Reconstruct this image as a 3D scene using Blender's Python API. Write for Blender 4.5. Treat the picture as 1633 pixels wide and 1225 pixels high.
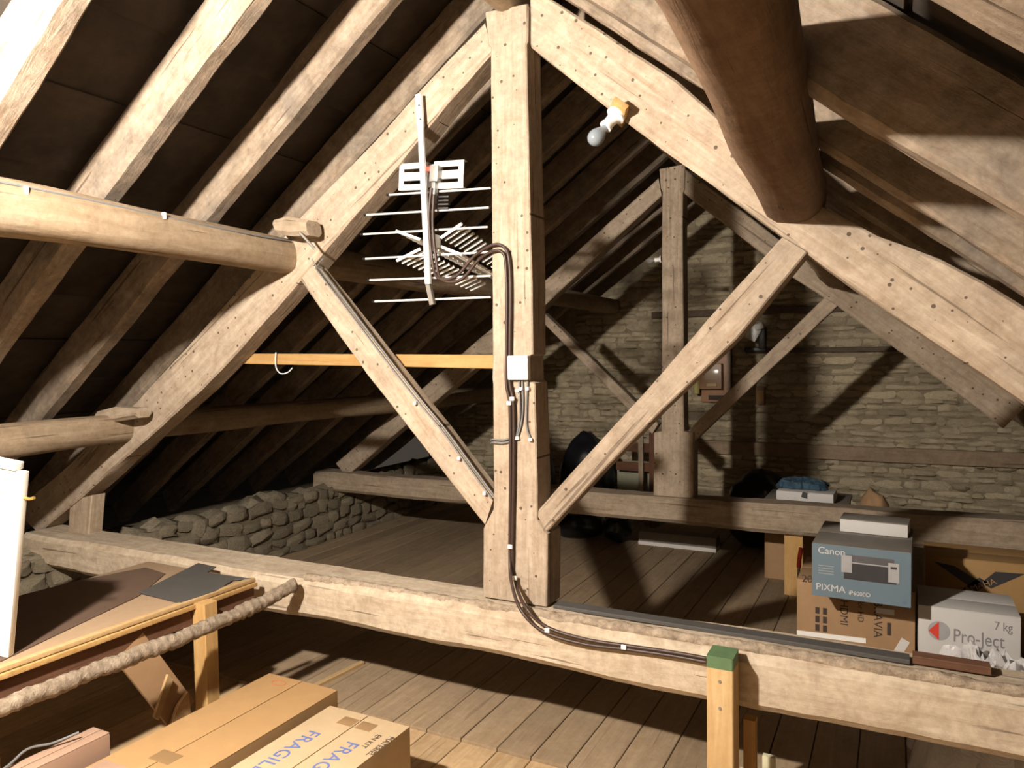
import bpy, bmesh, math, random
from mathutils import Vector, Matrix, noise
# ---------------------------------------------------------------- camera (image 1633 x 1225)
for o in list(bpy.data.objects): bpy.data.objects.remove(o)
scene = bpy.context.scene
COL = scene.collection
CX, CY, FPX = 816.5, 612.5, 1180.1
YAW, PITCH, ROLL = 0.478683, -0.036739, -0.013293
EYE = Vector((0, 0, 1.8))
Fw = Vector((-math.sin(YAW)*math.cos(PITCH), math.cos(YAW)*math.cos(PITCH), math.sin(PITCH)))
R0 = Vector((math.cos(YAW), math.sin(YAW), 0)); U0 = R0.cross(Fw)
Rv = R0*math.cos(ROLL) + U0*math.sin(ROLL); Uv = -R0*math.sin(ROLL) + U0*math.cos(ROLL)
cam_d = bpy.data.cameras.new('camera'); cam = bpy.data.objects.new('camera', cam_d); COL.objects.link(cam)
cam_d.sensor_width = 36; cam_d.lens = FPX/1633*36; cam_d.clip_start = .02
cam.matrix_world = Matrix(((Rv.x, Uv.x, -Fw.x, EYE.x), (Rv.y, Uv.y, -Fw.y, EYE.y), (Rv.z, Uv.z, -Fw.z, EYE.z), (0, 0, 0, 1)))
scene.camera = cam
# ---------------------------------------------------------------- world and exposure
w = bpy.data.worlds.new('attic_gloom'); scene.world = w; w.use_nodes = True
w.node_tree.nodes['Background'].inputs[0].default_value = (.9, .75, .6, 1)
w.node_tree.nodes['Background'].inputs[1].default_value = .02
vs = scene.view_settings
vs.view_transform = 'Standard'; vs.look = 'None'; vs.gamma = 1; vs.use_curve_mapping = False
vs.exposure = 1.62
BULB = 2600.0          # radiance of the one lit bulb, hung on the truss beside the camera
BULB_COL = (1.0, .905, .79)

def ray(p): return Fw + Rv*((p[0]-CX)/FPX) - Uv*((p[1]-CY)/FPX)
def PY(px, py, y): d = ray((px, py)); return EYE + d*(y/d.y)      # point seen at a pixel, on the plane y
def PZ(px, py, z): d = ray((px, py)); return EYE + d*((z-1.8)/d.z)
def PX(px, py, x): d = ray((px, py)); return EYE + d*(x/d.x)
def proj(P):
    v = Vector(P)-EYE; q = v.dot(Fw)
    if q < .05: return (-9999, -9999)
    return CX+FPX*v.dot(Rv)/q, CY-FPX*v.dot(Uv)/q

# ---------------------------------------------------------------- object helpers
WM = {}
def link(o, M=None, parent=None):
    COL.objects.link(o); M = M or Matrix()
    if parent is not None:
        o.parent = parent; o.matrix_parent_inverse = WM[parent.name].inverted()
    o.matrix_basis = M; WM[o.name] = M
    return o
def tag(o, label=None, cat=None, group=None, kind=None):
    if label: o['label'] = label
    if cat: o['category'] = cat
    if group: o['group'] = group
    if kind: o['kind'] = kind
    return o
def thing(name, loc, label, cat, group=None):
    o = bpy.data.objects.new(name, None); o.empty_display_size = .05
    link(o, Matrix.Translation(Vector(loc))); return tag(o, label, cat, group)
def mesh_obj(name, bm, mat, M=None, parent=None, smooth=35):
    bmesh.ops.recalc_face_normals(bm, faces=bm.faces[:])
    me = bpy.data.meshes.new(name); bm.to_mesh(me); bm.free()
    if smooth:
        me.polygons.foreach_set('use_smooth', [True]*len(me.polygons)); me.set_sharp_from_angle(angle=math.radians(smooth))
    if mat: me.materials.append(mat)
    return link(bpy.data.objects.new(name, me), M, parent)
def frame(o, ex, ey=None):
    ex = Vector(ex).normalized(); ey = Vector(ey) if ey is not None else Vector((0, 1, 0))
    ey = (ey-ex*ey.dot(ex)).normalized(); ez = ex.cross(ey)
    return Matrix(((ex.x, ey.x, ez.x, o[0]), (ex.y, ey.y, ez.y, o[1]), (ex.z, ey.z, ez.z, o[2]), (0, 0, 0, 1)))
def loft(name, st, M, mat, parent=None, cham=.015, rough=.006, seed=0, step=.08, freq=4.0, round_=False):
    """st: stations (xA, xB, y0, y1, z0, z1); xA at z1, xB at z0.  Hewn timber with worn arrises."""
    rs = []
    for i in range(len(st)-1):
        a, b = st[i], st[i+1]; L = abs((b[0]+b[1]-a[0]-a[1])/2); n = max(1, int(L/step))
        for k in range(n): rs.append([a[j]+(b[j]-a[j])*k/n for j in range(6)])
    rs.append(list(st[-1]))
    bm = bmesh.new(); rings = []; off = Vector((seed*7.13, seed*3.7, seed*1.9))
    for (xA, xB, y0, y1, z0, z1) in rs:
        c = min(cham, (y1-y0)*.45, (z1-z0)*.45); cs = []
        if round_:
            for k in range(14):
                t = 2*math.pi*k/14; cs.append(((y0+y1)/2+math.cos(t)*(y1-y0)/2, (z0+z1)/2+math.sin(t)*(z1-z0)/2))
        else:
            ym, zm = (y0+y1)/2, (z0+z1)/2
            cs = [(y0+c, z0), (ym, z0), (y1-c, z0), (y1, z0+c), (y1, zm), (y1, z1-c), (y1-c, z1), (ym, z1), (y0+c, z1), (y0, z1-c), (y0, zm), (y0, z0+c)]
        ring = []
        for (y, z) in cs:
            t = (z-z0)/max(1e-6, z1-z0); v = Vector((xB+(xA-xB)*t, y, z))
            if rough:
                q = noise.noise_vector(Vector((v.x*freq*.45, v.y*freq, v.z*freq))+off)
                q2 = noise.noise_vector(Vector((v.x*freq*3, v.y*freq*3, v.z*freq*3))+off)
                v += Vector((0, q.y, q.z))*rough + q2*rough*.35
            ring.append(bm.verts.new(v))
        rings.append(ring)
    n = len(rings[0])
    for a, b in zip(rings, rings[1:]):
        for k in range(n): bm.faces.new((a[k], a[(k+1) % n], b[(k+1) % n], b[k]))
    bm.faces.new(rings[0]); bm.faces.new(rings[-1][::-1])
    return mesh_obj(name, bm, mat, M, parent, 40)
def member(name, A, B, yf, depth, mat, parent, **kw):
    """timber lying in the plane y = yf, its two edges traced as pixel polylines A and B."""
    a = [PY(*p, yf) for p in A]; b = [PY(*p, yf) for p in B]
    s, e = (a[0]+b[0])/2, (a[-1]+b[-1])/2
    M = frame(s, e-s); Mi = M.inverted(); st = []
    for p, q in zip(a, b):
        u, v = Mi @ p, Mi @ q
        if u.z < v.z: u, v = v, u
        st.append((u.x, v.x, 0, depth, v.z, u.z))
    return loft(name, st, M, mat, parent, **kw)
def beam(name, p0, p1, w, h, mat, parent=None, side=(0, 1, 0), **kw):
    """straight timber from p0 to p1 (axis through the centre); w across 'side', h the other way."""
    p0, p1 = Vector(p0), Vector(p1); L = (p1-p0).length; M = frame(p0, p1-p0, side)
    return loft(name, [(0, 0, -w/2, w/2, -h/2, h/2), (L, L, -w/2, w/2, -h/2, h/2)], M, mat, parent, **kw)
def log(name, pts, rr, mat, parent=None, seed=0, rough=.012, square=.0):
    """roundwood through the points pts with radii rr."""
    M = Matrix.Translation(Vector(pts[0])); bm = bmesh.new(); rings = []; o = Vector(pts[0])
    N = 40
    d = (Vector(pts[-1])-Vector(pts[0])).normalized(); M = frame(o, d, (1, 0, 0) if abs(d.y) > .7 else (0, 1, 0)); Mi = M.inverted()
    for i in range(N+1):
        t = i/N*(len(pts)-1); k = min(int(t), len(pts)-2); u = t-k; u2 = u*u*(3-2*u)*.5+u*.5
        c = Mi @ (Vector(pts[k]).lerp(Vector(pts[k+1]), u2)); r = rr[k]+(rr[k+1]-rr[k])*u; ring = []
        for j in range(18):
            a = 2*math.pi*j/18; ca, sa = math.cos(a), math.sin(a)
            m = 1/max(abs(ca), abs(sa)); q = r*((1-square)+square*min(m, 1.22))
            v = Vector((c.x, c.y+ca*q, c.z+sa*q))
            v += noise.noise_vector(Vector((v.x*1.6, v.y*6, v.z*6))+Vector((seed*5.1, seed, 0)))*rough
            ring.append(bm.verts.new(v))
        rings.append(ring)
    for a, b in zip(rings, rings[1:]):
        for k in range(18): bm.faces.new((a[k], a[(k+1) % 18], b[(k+1) % 18], b[k]))
    bm.faces.new(rings[0]); bm.faces.new(rings[-1][::-1])
    return mesh_obj(name, bm, mat, M, parent, 50)
def bx(bm, c, d, rot=None, bev=0):
    M = Matrix.Translation(Vector(c)) @ (rot.to_4x4() if rot else Matrix()) @ Matrix.Diagonal((d[0], d[1], d[2], 1))
    r = bmesh.ops.create_cube(bm, size=1, matrix=M)
    if bev: bmesh.ops.bevel(bm, geom=list({e for v in r['verts'] for e in v.link_edges}), offset=bev, segments=2, affect='EDGES', profile=.6)
def box(name, c, d, mat, parent=None, M=None, rot=None, bev=.002):
    bm = bmesh.new(); bx(bm, c, d, rot, bev); return mesh_obj(name, bm, mat, M, parent, 30)
def smooth_pts(pts, n=6):
    P = [Vector(p) for p in pts]; out = []
    for i in range(len(P)-1):
        a, b, c, d = P[max(0, i-1)], P[i], P[i+1], P[min(len(P)-1, i+2)]
        for k in range(n):
            t = k/n; out.append(.5*((2*b)+(c-a)*t+(2*a-5*b+4*c-d)*t*t+(3*b-a-3*c+d)*t**3))
    out.append(P[-1]); return out
def tube_bm(bm, pts, r, seg=8, cap=True):
    rings = []; pv = None
    for i, p in enumerate(pts):
        d = (pts[min(i+1, len(pts)-1)]-pts[max(i-1, 0)]).normalized()
        if pv is None: pv = d.orthogonal().normalized()
        pv = (pv-d*pv.dot(d)).normalized(); b = d.cross(pv); rr = r(i) if callable(r) else r
        rings.append([bm.verts.new(p+(pv*math.cos(2*math.pi*k/seg)+b*math.sin(2*math.pi*k/seg))*rr) for k in range(seg)])
    for a, b in zip(rings, rings[1:]):
        for k in range(seg): bm.faces.new((a[k], a[(k+1) % seg], b[(k+1) % seg], b[k]))
    if cap: bm.faces.new(rings[0]); bm.faces.new(rings[-1][::-1])
def tube(name, pts, r, mat, parent=None, n=6, seg=8):
    bm = bmesh.new(); tube_bm(bm, smooth_pts(pts, n) if n > 1 else [Vector(p) for p in pts], r, seg)
    return mesh_obj(name, bm, mat, None, parent, 60)
def lathe(name, prof, M, mat, parent=None, seg=20):
    bm = bmesh.new(); rings = []
    for (x, r) in prof: rings.append([bm.verts.new((x, r*math.cos(2*math.pi*k/seg), r*math.sin(2*math.pi*k/seg))) for k in range(seg)])
    for a, b in zip(rings, rings[1:]):
        for k in range(seg): bm.faces.new((a[k], a[(k+1) % seg], b[(k+1) % seg], b[k]))
    bm.faces.new(rings[0]); bm.faces.new(rings[-1][::-1])
    return mesh_obj(name, bm, mat, M, parent, 50)
def lettering(name, body, size, mat, parent, o, right, up, extrude=.0004, shear=0, space=1.0, align='LEFT', sx=1.0):
    cu = bpy.data.curves.new(name, 'FONT'); cu.body = body; cu.size = size; cu.extrude = extrude; cu.shear = shear; cu.space_character = space; cu.align_x = align
    t = bpy.data.objects.new(name+'_src', cu); COL.objects.link(t)
    bpy.context.view_layer.update()
    me = bpy.data.meshes.new_from_object(t.evaluated_get(bpy.context.evaluated_depsgraph_get())); me.name = name
    bpy.data.objects.remove(t); bpy.data.curves.remove(cu)
    me.materials.clear(); me.materials.append(mat)
    right = Vector(right).normalized(); up = Vector(up); up = (up-right*up.dot(right)).normalized(); nrm = right.cross(up); o = Vector(o)+nrm*.0008
    for v in me.vertices: v.co.x *= sx
    M = Matrix(((right.x, up.x, nrm.x, o.x), (right.y, up.y, nrm.y, o.y), (right.z, up.z, nrm.z, o.z), (0, 0, 0, 1)))
    return link(bpy.data.objects.new(name, me), M, parent)
def poly_plate(name, pts, nrm, th, mat, parent=None):
    bm = bmesh.new(); n = Vector(nrm).normalized()*th
    a = [bm.verts.new(Vector(p)) for p in pts]; b = [bm.verts.new(Vector(p)+n) for p in pts]
    bm.faces.new(a[::-1]); bm.faces.new(b)
    for k in range(len(a)): bm.faces.new((a[k], a[(k+1) % len(a)], b[(k+1) % len(a)], b[k]))
    return mesh_obj(name, bm, mat, None, parent, 30)

# ---------------------------------------------------------------- materials
def new_mat(name):
    m = bpy.data.materials.new(name); m.use_nodes = True; nt = m.node_tree
    return m, nt, nt.nodes['Principled BSDF']
def N(nt, t, **kw):
    n = nt.nodes.new(t)
    for k, v in kw.items(): setattr(n, k, v)
    return n
def coords(nt, scale):
    tc = N(nt, 'ShaderNodeTexCoord'); oi = N(nt, 'ShaderNodeObjectInfo'); mul = N(nt, 'ShaderNodeVectorMath', operation='MULTIPLY_ADD')
    cmb = N(nt, 'ShaderNodeCombineXYZ')
    for i in range(3): nt.links.new(oi.outputs['Random'], cmb.inputs[i])
    mul.inputs[1].default_value = (37, 53, 71)
    nt.links.new(cmb.outputs[0], mul.inputs[0]); nt.links.new(tc.outputs['Object'], mul.inputs[2])
    mp = N(nt, 'ShaderNodeMapping'); mp.inputs['Scale'].default_value = scale; nt.links.new(mul.outputs[0], mp.inputs[0])
    return mp.outputs[0], mul.outputs[0], oi
def ramp(nt, fac, stops):
    r = N(nt, 'ShaderNodeValToRGB'); e = r.color_ramp.elements
    while len(e) < len(stops): e.new(.5)
    for q, (p, c) in zip(e, stops): q.position = p; q.color = (*c, 1)
    nt.links.new(fac, r.inputs[0]); return r.outputs[0]
def noise_n(nt, vec, scale, detail=5, rough=.6, dist=0):
    n = N(nt, 'ShaderNodeTexNoise'); n.inputs['Scale'].default_value = scale; n.inputs['Detail'].default_value = detail
    n.inputs['Roughness'].default_value = rough; n.inputs['Distortion'].default_value = dist; nt.links.new(vec, n.inputs['Vector']); return n.outputs['Fac']
def mixc(nt, fac, a, b, mode='MIX'):
    m = N(nt, 'ShaderNodeMix', data_type='RGBA', blend_type=mode)
    if hasattr(fac, 'node'): nt.links.new(fac, m.inputs[0])
    else: m.inputs[0].default_value = fac
    for s, v in ((m.inputs[6], a), (m.inputs[7], b)):
        if hasattr(v, 'node'): nt.links.new(v, s)
        else: s.default_value = (*v, 1)
    return m.outputs[2]
def mathn(nt, op, a, b=None, c=None):
    m = N(nt, 'ShaderNodeMath', operation=op)
    for s, v in zip(m.inputs, (a, b, c)):
        if v is None: continue
        if hasattr(v, 'node'): nt.links.new(v, s)
        else: s.default_value = v
    return m.outputs[0]
def bump(nt, b, h, strength, dist=.01):
    n = N(nt, 'ShaderNodeBump'); n.inputs['Strength'].default_value = strength; n.inputs['Distance'].default_value = dist
    nt.links.new(h, n.inputs['Height']); nt.links.new(n.outputs[0], b.inputs['Normal'])
def wood(name, lo, hi, stain, grain=(1.3, 17, 17), bmp=.5, holes=0.0, rough=.85, mott=.5, vary=.14, age=1.0, f=.63):
    lo, hi, stain = [tuple(q*f for q in t) for t in (lo, hi, stain)]
    m, nt, b = new_mat(name); v, raw, oi = coords(nt, grain)
    g = noise_n(nt, v, 2.2, 7, .65, .6); c = ramp(nt, g, [(.3, lo), (.68, hi)])
    big = noise_n(nt, raw, 3.2, 5, .65); k = mathn(nt, 'MULTIPLY', ramp(nt, big, [(.42, (0, 0, 0)), (.7, (1, 1, 1))]), mott)
    c = mixc(nt, k, c, stain)
    fine = noise_n(nt, raw, 34, 6, .7); mid = noise_n(nt, raw, 8.5, 5, .7, .8)
    c = mixc(nt, .55*age, c, ramp(nt, fine, [(.3, (.62, .60, .57)), (.62, (1, 1, 1))]), 'MULTIPLY')
    c = mixc(nt, .6*age, c, ramp(nt, mid, [(.33, (.66, .62, .58)), (.58, (1, 1, 1))]), 'MULTIPLY')
    mp = N(nt, 'ShaderNodeMapping'); mp.inputs['Scale'].default_value = (.8, 26, 26); nt.links.new(raw, mp.inputs[0])
    cr = ramp(nt, noise_n(nt, mp.outputs[0], 1.6, 3, .5), [(.30, (1, 1, 1)), (.345, (0, 0, 0))])
    c = mixc(nt, mathn(nt, 'MULTIPLY', cr, .55*age), c, (.05, .03, .02))
    val = mathn(nt, 'MULTIPLY_ADD', oi.outputs['Random'], 2*vary, 1-vary)
    hs = N(nt, 'ShaderNodeHueSaturation'); nt.links.new(val, hs.inputs['Value']); nt.links.new(c, hs.inputs['Color']); c = hs.outputs[0]
    h = mathn(nt, 'MULTIPLY_ADD', fine, .6*age, g); h = mathn(nt, 'SUBTRACT', h, mathn(nt, 'MULTIPLY', cr, .8*age))
    if holes:
        sp = N(nt, 'ShaderNodeSeparateXYZ'); nt.links.new(raw, sp.inputs[0]); mh = N(nt, 'ShaderNodeCombineXYZ'); nt.links.new(sp.outputs[0], mh.inputs[0]); nt.links.new(sp.outputs[2], mh.inputs[1])
        vo = N(nt, 'ShaderNodeTexVoronoi', voronoi_dimensions='2D'); vo.inputs['Scale'].default_value = holes; nt.links.new(mh.outputs[0], vo.inputs['Vector'])
        sc = N(nt, 'ShaderNodeSeparateColor'); nt.links.new(vo.outputs['Color'], sc.inputs[0])
        rad = mathn(nt, 'MULTIPLY', mathn(nt, 'SUBTRACT', sc.outputs[0], .3), .15)
        spot = mathn(nt, 'LESS_THAN', vo.outputs['Distance'], rad)
        c = mixc(nt, mathn(nt, 'MULTIPLY', spot, .8), c, (.04, .025, .017))
    nt.links.new(c, b.inputs['Base Color']); b.inputs['Roughness'].default_value = rough
    b.inputs['Specular IOR Level'].default_value = .2
    bump(nt, b, h, bmp, .008); return m
def plain(name, col, rough=.6, metal=0, mott=.12, scale=9, bmp=0, spec=.4, alpha=1, trans=0):
    m, nt, b = new_mat(name); v, raw, oi = coords(nt, (1, 1, 1))
    n = noise_n(nt, v, scale, 5, .6); c = ramp(nt, n, [(.25, tuple(x*(1-mott) for x in col)), (.75, tuple(min(1, x*(1+mott)) for x in col))])
    nt.links.new(c, b.inputs['Base Color']); b.inputs['Roughness'].default_value = rough; b.inputs['Metallic'].default_value = metal
    b.inputs['Specular IOR Level'].default_value = spec; b.inputs['Alpha'].default_value = alpha; b.inputs['Transmission Weight'].default_value = trans
    if bmp: bump(nt, b, n, bmp, .01)
    return m
def two_tone(name, a, b_, scale, rough=.95, bmp=.6, det=6, vary=.2):
    m, nt, b = new_mat(name); v, raw, oi = coords(nt, (1, 1, 1))
    n = noise_n(nt, v, scale, det, .68); c = ramp(nt, n, [(.33, a), (.66, b_)])
    val = mathn(nt, 'MULTIPLY_ADD', oi.outputs['Random'], 2*vary, 1-vary)
    hs = N(nt, 'ShaderNodeHueSaturation'); nt.links.new(val, hs.inputs['Value']); nt.links.new(c, hs.inputs['Color'])
    nt.links.new(hs.outputs[0], b.inputs['Base Color']); b.inputs['Roughness'].default_value = rough; b.inputs['Specular IOR Level'].default_value = .15
    bump(nt, b, n, bmp, .012); return m
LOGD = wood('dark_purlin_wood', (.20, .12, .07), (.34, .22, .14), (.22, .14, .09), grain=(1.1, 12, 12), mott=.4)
OAK = wood('old_oak', (.43, .32, .225), (.62, .51, .395), (.37, .31, .245), holes=13, f=.74)
OAKP = wood('old_oak_plain', (.40, .30, .205), (.59, .48, .36), (.43, .36, .285), f=.74)
OAKT = wood('old_oak_tie', (.46, .36, .255), (.65, .55, .425), (.50, .40, .30), grain=(1.0, 9, 9), mott=.4, f=.84)
RAFT = wood('rafter_wood', (.42, .30, .20), (.66, .54, .42), (.25, .215, .18), grain=(2.2, 14, 14), mott=.85, vary=.1, f=.54, age=1.25)
LOG = wood('purlin_wood', (.40, .28, .17), (.60, .46, .31), (.44, .36, .27), grain=(1.1, 12, 12), mott=.4)
PINE = wood('new_pine', (.62, .36, .13), (.80, .52, .22), (.60, .34, .12), bmp=.15, mott=.35, age=.35)
PINEP = wood('pale_pine', (.70, .45, .20), (.84, .60, .32), (.62, .38, .16), bmp=.15, mott=.35, age=.35)
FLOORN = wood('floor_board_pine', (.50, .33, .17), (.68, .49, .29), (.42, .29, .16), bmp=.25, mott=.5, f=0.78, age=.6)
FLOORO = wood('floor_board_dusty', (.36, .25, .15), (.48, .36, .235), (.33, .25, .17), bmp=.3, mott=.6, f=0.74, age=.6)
DARKW = wood('dark_board', (.16, .075, .045), (.24, .12, .07), (.12, .06, .04), bmp=.3, age=.6)
HARD = plain('hardboard', (.32, .22, .135), .8, mott=.08, scale=30)
FELT = two_tone('roof_felt', (.034, .028, .024), (.066, .052, .041), 5, .9, .25)
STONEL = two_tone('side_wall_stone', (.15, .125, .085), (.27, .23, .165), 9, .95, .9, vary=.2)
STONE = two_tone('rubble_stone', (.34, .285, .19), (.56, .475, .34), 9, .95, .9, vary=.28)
MORTAR = two_tone('lime_mortar', (.22, .18, .12), (.34, .285, .20), 14, 1, 1)
LAG = two_tone('lagging_felt', (.16, .12, .085), (.36, .29, .215), 26, 1, 1.2)
CARD = plain('cardboard', (.36, .22, .10), .8, mott=.06, scale=14, spec=.2)
CARDP = plain('pale_cardboard', (.45, .335, .205), .8, mott=.06, scale=14, spec=.2)
CARDB = plain('brown_carton', (.33, .205, .11), .75, mott=.08, scale=14, spec=.25)
CARDR = plain('pinkish_board', (.34, .22, .155), .8, mott=.06)
TAPE = plain('parcel_tape', (.25, .155, .075), .35, mott=.1, spec=.5)
WHITE = plain('white_paint', (.80, .78, .73), .45, mott=.05, scale=20)
WPLAS = plain('white_plastic', (.82, .81, .78), .35, mott=.02)
PAPER = plain('white_card', (.56, .545, .53), .7, mott=.03)
BLUEB = plain('blue_grey_print', (.135, .19, .23), .5, mott=.05, scale=4)
GREYT = plain('grey_dusty_card', (.19, .17, .145), .8, mott=.12)
BLACK = plain('black_plastic', (.012, .011, .011), .4, mott=.3)
BAG = plain('black_bag', (.010, .010, .012), .35, mott=.3, bmp=.3)
INK = plain('dark_ink', (.05, .035, .03), .8)
INKG = plain('grey_ink', (.22, .21, .22), .7)
INKB = plain('blue_marker', (.10, .14, .34), .7)
RED = plain('red_print', (.62, .06, .04), .5)
GREYL = plain('grey_print', (.36, .355, .36), .5)
GREYM = plain('dark_grey_print', (.04, .038, .04), .5)
SLATE = plain('grey_sheet', (.065, .06, .055), .8, mott=.1)
GREEN = plain('green_paint', (.10, .17, .08), .7, mott=.25)
CABLE = plain('brown_cable', (.045, .026, .02), .45)
CABLEG = plain('grey_cable', (.15, .15, .15), .45)
ALU = plain('aluminium', (.80, .80, .79), .38, .35, mott=.08, scale=20)
STEEL = plain('dull_steel', (.30, .29, .27), .5, .6)
BRASS = plain('brass', (.65, .45, .14), .35, .8)
BULBG = plain('frosted_bulb', (.20, .23, .26), .2, mott=.02, spec=.6)
CLEAR = plain('clear_bulb', (.35, .35, .35), .08, mott=.02, alpha=.45, spec=.8)
BLUEBAG = plain('blue_bag', (.045, .085, .125), .3, mott=.3)
def plastic_sheet():
    m, nt, b = new_mat('clear_plastic_sheet'); v, raw, oi = coords(nt, (1, 1, 1)); n = noise_n(nt, v, 18, 5, .6, 1)
    b.inputs['Base Color'].default_value = (.72, .70, .70, 1); b.inputs['Roughness'].default_value = .22; b.inputs['Alpha'].default_value = .6
    bump(nt, b, n, .6, .02); return m
PLAST = plastic_sheet()
LIT = bpy.data.materials.new('lit_bulb'); LIT.use_nodes = True
_b = LIT.node_tree.nodes['Principled BSDF']; _b.inputs['Emission Color'].default_value = (*BULB_COL, 1); _b.inputs['Emission Strength'].default_value = BULB

# ================================================================ the setting
XR = -1.557                       # ridge line
YB, YG = -2.4, 8.1                # rear wall and far gable
XL, XE = -4.95, 1.9               # eave walls
aL, aR = math.radians(35.5), math.radians(39.5)
nL = Vector((-math.sin(aL), 0, math.cos(aL))); nR = Vector((math.sin(aR), 0, math.cos(aR)))
cL = nL.dot(Vector((-2.95, 0, 2.38)))+.10; cR = nR.dot(Vector((-.31, 0, 2.37)))+.128
def zl(x, h=0): return (cL+h-nL.x*x)/nL.z
def zr(x, h=0): return (cR+h-nR.x*x)/nR.z
random.seed(4)

def slab(name, c, d, mat): return tag(box(name, c, d, mat, bev=0), kind='structure')
floor = slab('floor', ((XL+XE)/2-.2, (YB+YG)/2, -.12), (XE-XL+1.2, YG-YB+.6, .16), DARKW)
x = XL-.1; i = 0
while x < XE:
    wd = random.uniform(.165, .2)
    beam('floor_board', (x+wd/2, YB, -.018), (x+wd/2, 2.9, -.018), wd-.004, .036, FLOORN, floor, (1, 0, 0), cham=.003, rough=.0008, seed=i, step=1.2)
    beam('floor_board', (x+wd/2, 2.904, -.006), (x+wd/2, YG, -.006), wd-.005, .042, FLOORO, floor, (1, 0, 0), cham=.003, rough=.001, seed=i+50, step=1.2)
    x += wd; i += 1

# --- stone walls
def stone_mesh(seed):
    rnd = random.Random(seed); bm = bmesh.new(); n = 4; g = []
    for i in range(n):
        row = []
        for j in range(n):
            u, v = i/(n-1)-.5, j/(n-1)-.5
            edge = (i in (0, n-1)) or (j in (0, n-1)); corner = (i in (0, n-1)) and (j in (0, n-1))
            k = .86 if corner else .98
            row.append(bm.verts.new((u*k+rnd.uniform(-.08, .08), (-.05 if edge else -.5)+rnd.uniform(-.3, .2), v*k+rnd.uniform(-.11, .11))))
        g.append(row)
    for i in range(n-1):
        for j in range(n-1): bm.faces.new((g[i][j], g[i+1][j], g[i+1][j+1], g[i][j+1]))
    per = [g[i][0] for i in range(n)]+[g[n-1][j] for j in range(1, n)]+[g[i][n-1] for i in range(n-2, -1, -1)]+[g[0][j] for j in range(n-2, 0, -1)]
    bk = [bm.verts.new((v.co.x, .6, v.co.z)) for v in per]
    for k in range(len(per)): q = (k+1) % len(per); bm.faces.new((per[k], bk[k], bk[q], per[q]))
    bmesh.ops.recalc_face_normals(bm, faces=bm.faces[:])
    me = bpy.data.meshes.new('stone'); bm.to_mesh(me); bm.free(); me.materials.append(STONE)
    me.polygons.foreach_set('use_smooth', [True]*len(me.polygons)); me.set_sharp_from_angle(angle=math.radians(50)); return me
STONES = [stone_mesh(s) for s in range(14)]
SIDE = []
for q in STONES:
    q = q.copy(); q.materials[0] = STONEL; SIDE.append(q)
def course(u0, u1, z0, zmax, hmin, hmax, wmin, wmax, rnd):
    out = []; z = z0
    while z < z0+10:
        h = rnd.uniform(hmin, hmax)
        if z+h > zmax: break
        u = u0+rnd.uniform(-.1, 0)
        while u < u1:
            wd = rnd.uniform(wmin, wmax); hh = h*rnd.uniform(.7, 1.3); out.append((u+wd/2, z+h/2+rnd.uniform(-.18, .18)*h, wd, hh)); u += wd+.008
        z += h+.006
    return out
def lay(wall, spots, place, limit=300, key=None, kit=STONES):
    if key: spots = sorted(spots, key=key)
    rnd = random.Random(9); rest = None
    for i, (u, z, wd, h) in enumerate(spots):
        me = rnd.choice(kit); M = place(u, z, wd, h, rnd)
        if i < limit: link(bpy.data.objects.new('stone', me), M, wall)
        else:
            if rest is None: rest = bmesh.new()
            n0 = len(rest.verts); rest.from_mesh(me); rest.verts.ensure_lookup_table()
            for v in rest.verts[n0:]: v.co = M @ v.co
    if rest is not None: tag(mesh_obj('distant_stones', rest, kit[0].materials[0], None, wall, 50), kind='stuff')
# left eave wall (inner face x = XL)
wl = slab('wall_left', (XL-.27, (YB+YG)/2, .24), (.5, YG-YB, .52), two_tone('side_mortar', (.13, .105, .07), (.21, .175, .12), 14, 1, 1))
rnd = random.Random(3)
spots = course(YB, YG, 0.0, .56, .075, .125, .11, .28, rnd)
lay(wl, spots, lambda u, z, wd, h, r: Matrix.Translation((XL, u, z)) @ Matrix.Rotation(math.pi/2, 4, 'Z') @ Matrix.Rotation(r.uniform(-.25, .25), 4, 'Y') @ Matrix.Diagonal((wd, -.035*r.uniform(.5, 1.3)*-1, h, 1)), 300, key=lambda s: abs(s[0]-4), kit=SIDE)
# rubble along the wall top
for i in range(30):
    u = 1.0+i*.235; me = random.choice(SIDE)
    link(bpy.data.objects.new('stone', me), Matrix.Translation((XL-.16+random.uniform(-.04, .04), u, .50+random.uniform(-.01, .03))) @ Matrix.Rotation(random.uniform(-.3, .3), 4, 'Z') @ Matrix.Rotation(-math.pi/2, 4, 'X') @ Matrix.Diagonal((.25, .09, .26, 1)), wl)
we = slab('wall_right', (XE+.27, (YB+YG)/2, .24), (.5, YG-YB, .52), MORTAR)
def gable(name, y, th):
    bm = bmesh.new(); P = [(XL-.5, -.05), (XE+.5, -.05), (XE+.5, zr(XE+.5, .25)), (XR, zr(XR, .25)), (XL-.5, zl(XL-.5, .25))]
    a = [bm.verts.new((p[0], y, p[1])) for p in P]; b = [bm.verts.new((p[0], y+th, p[1])) for p in P]
    bm.faces.new(a); bm.faces.new(b[::-1])
    for k in range(5): bm.faces.new((a[k], b[k], b[(k+1) % 5], a[(k+1) % 5]))
    return tag(mesh_obj(name, bm, MORTAR, None, None, 0), kind='structure')
wb = gable('wall_back', YG, .4); wf = gable('wall_front', YB, -.3)
spots = [s for s in course(XL, XE, 0, 3.6, .045, .085, .10, .30, random.Random(5)) if s[1] < (zl(s[0]) if s[0] < XR else zr(s[0]))-.02]
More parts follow.
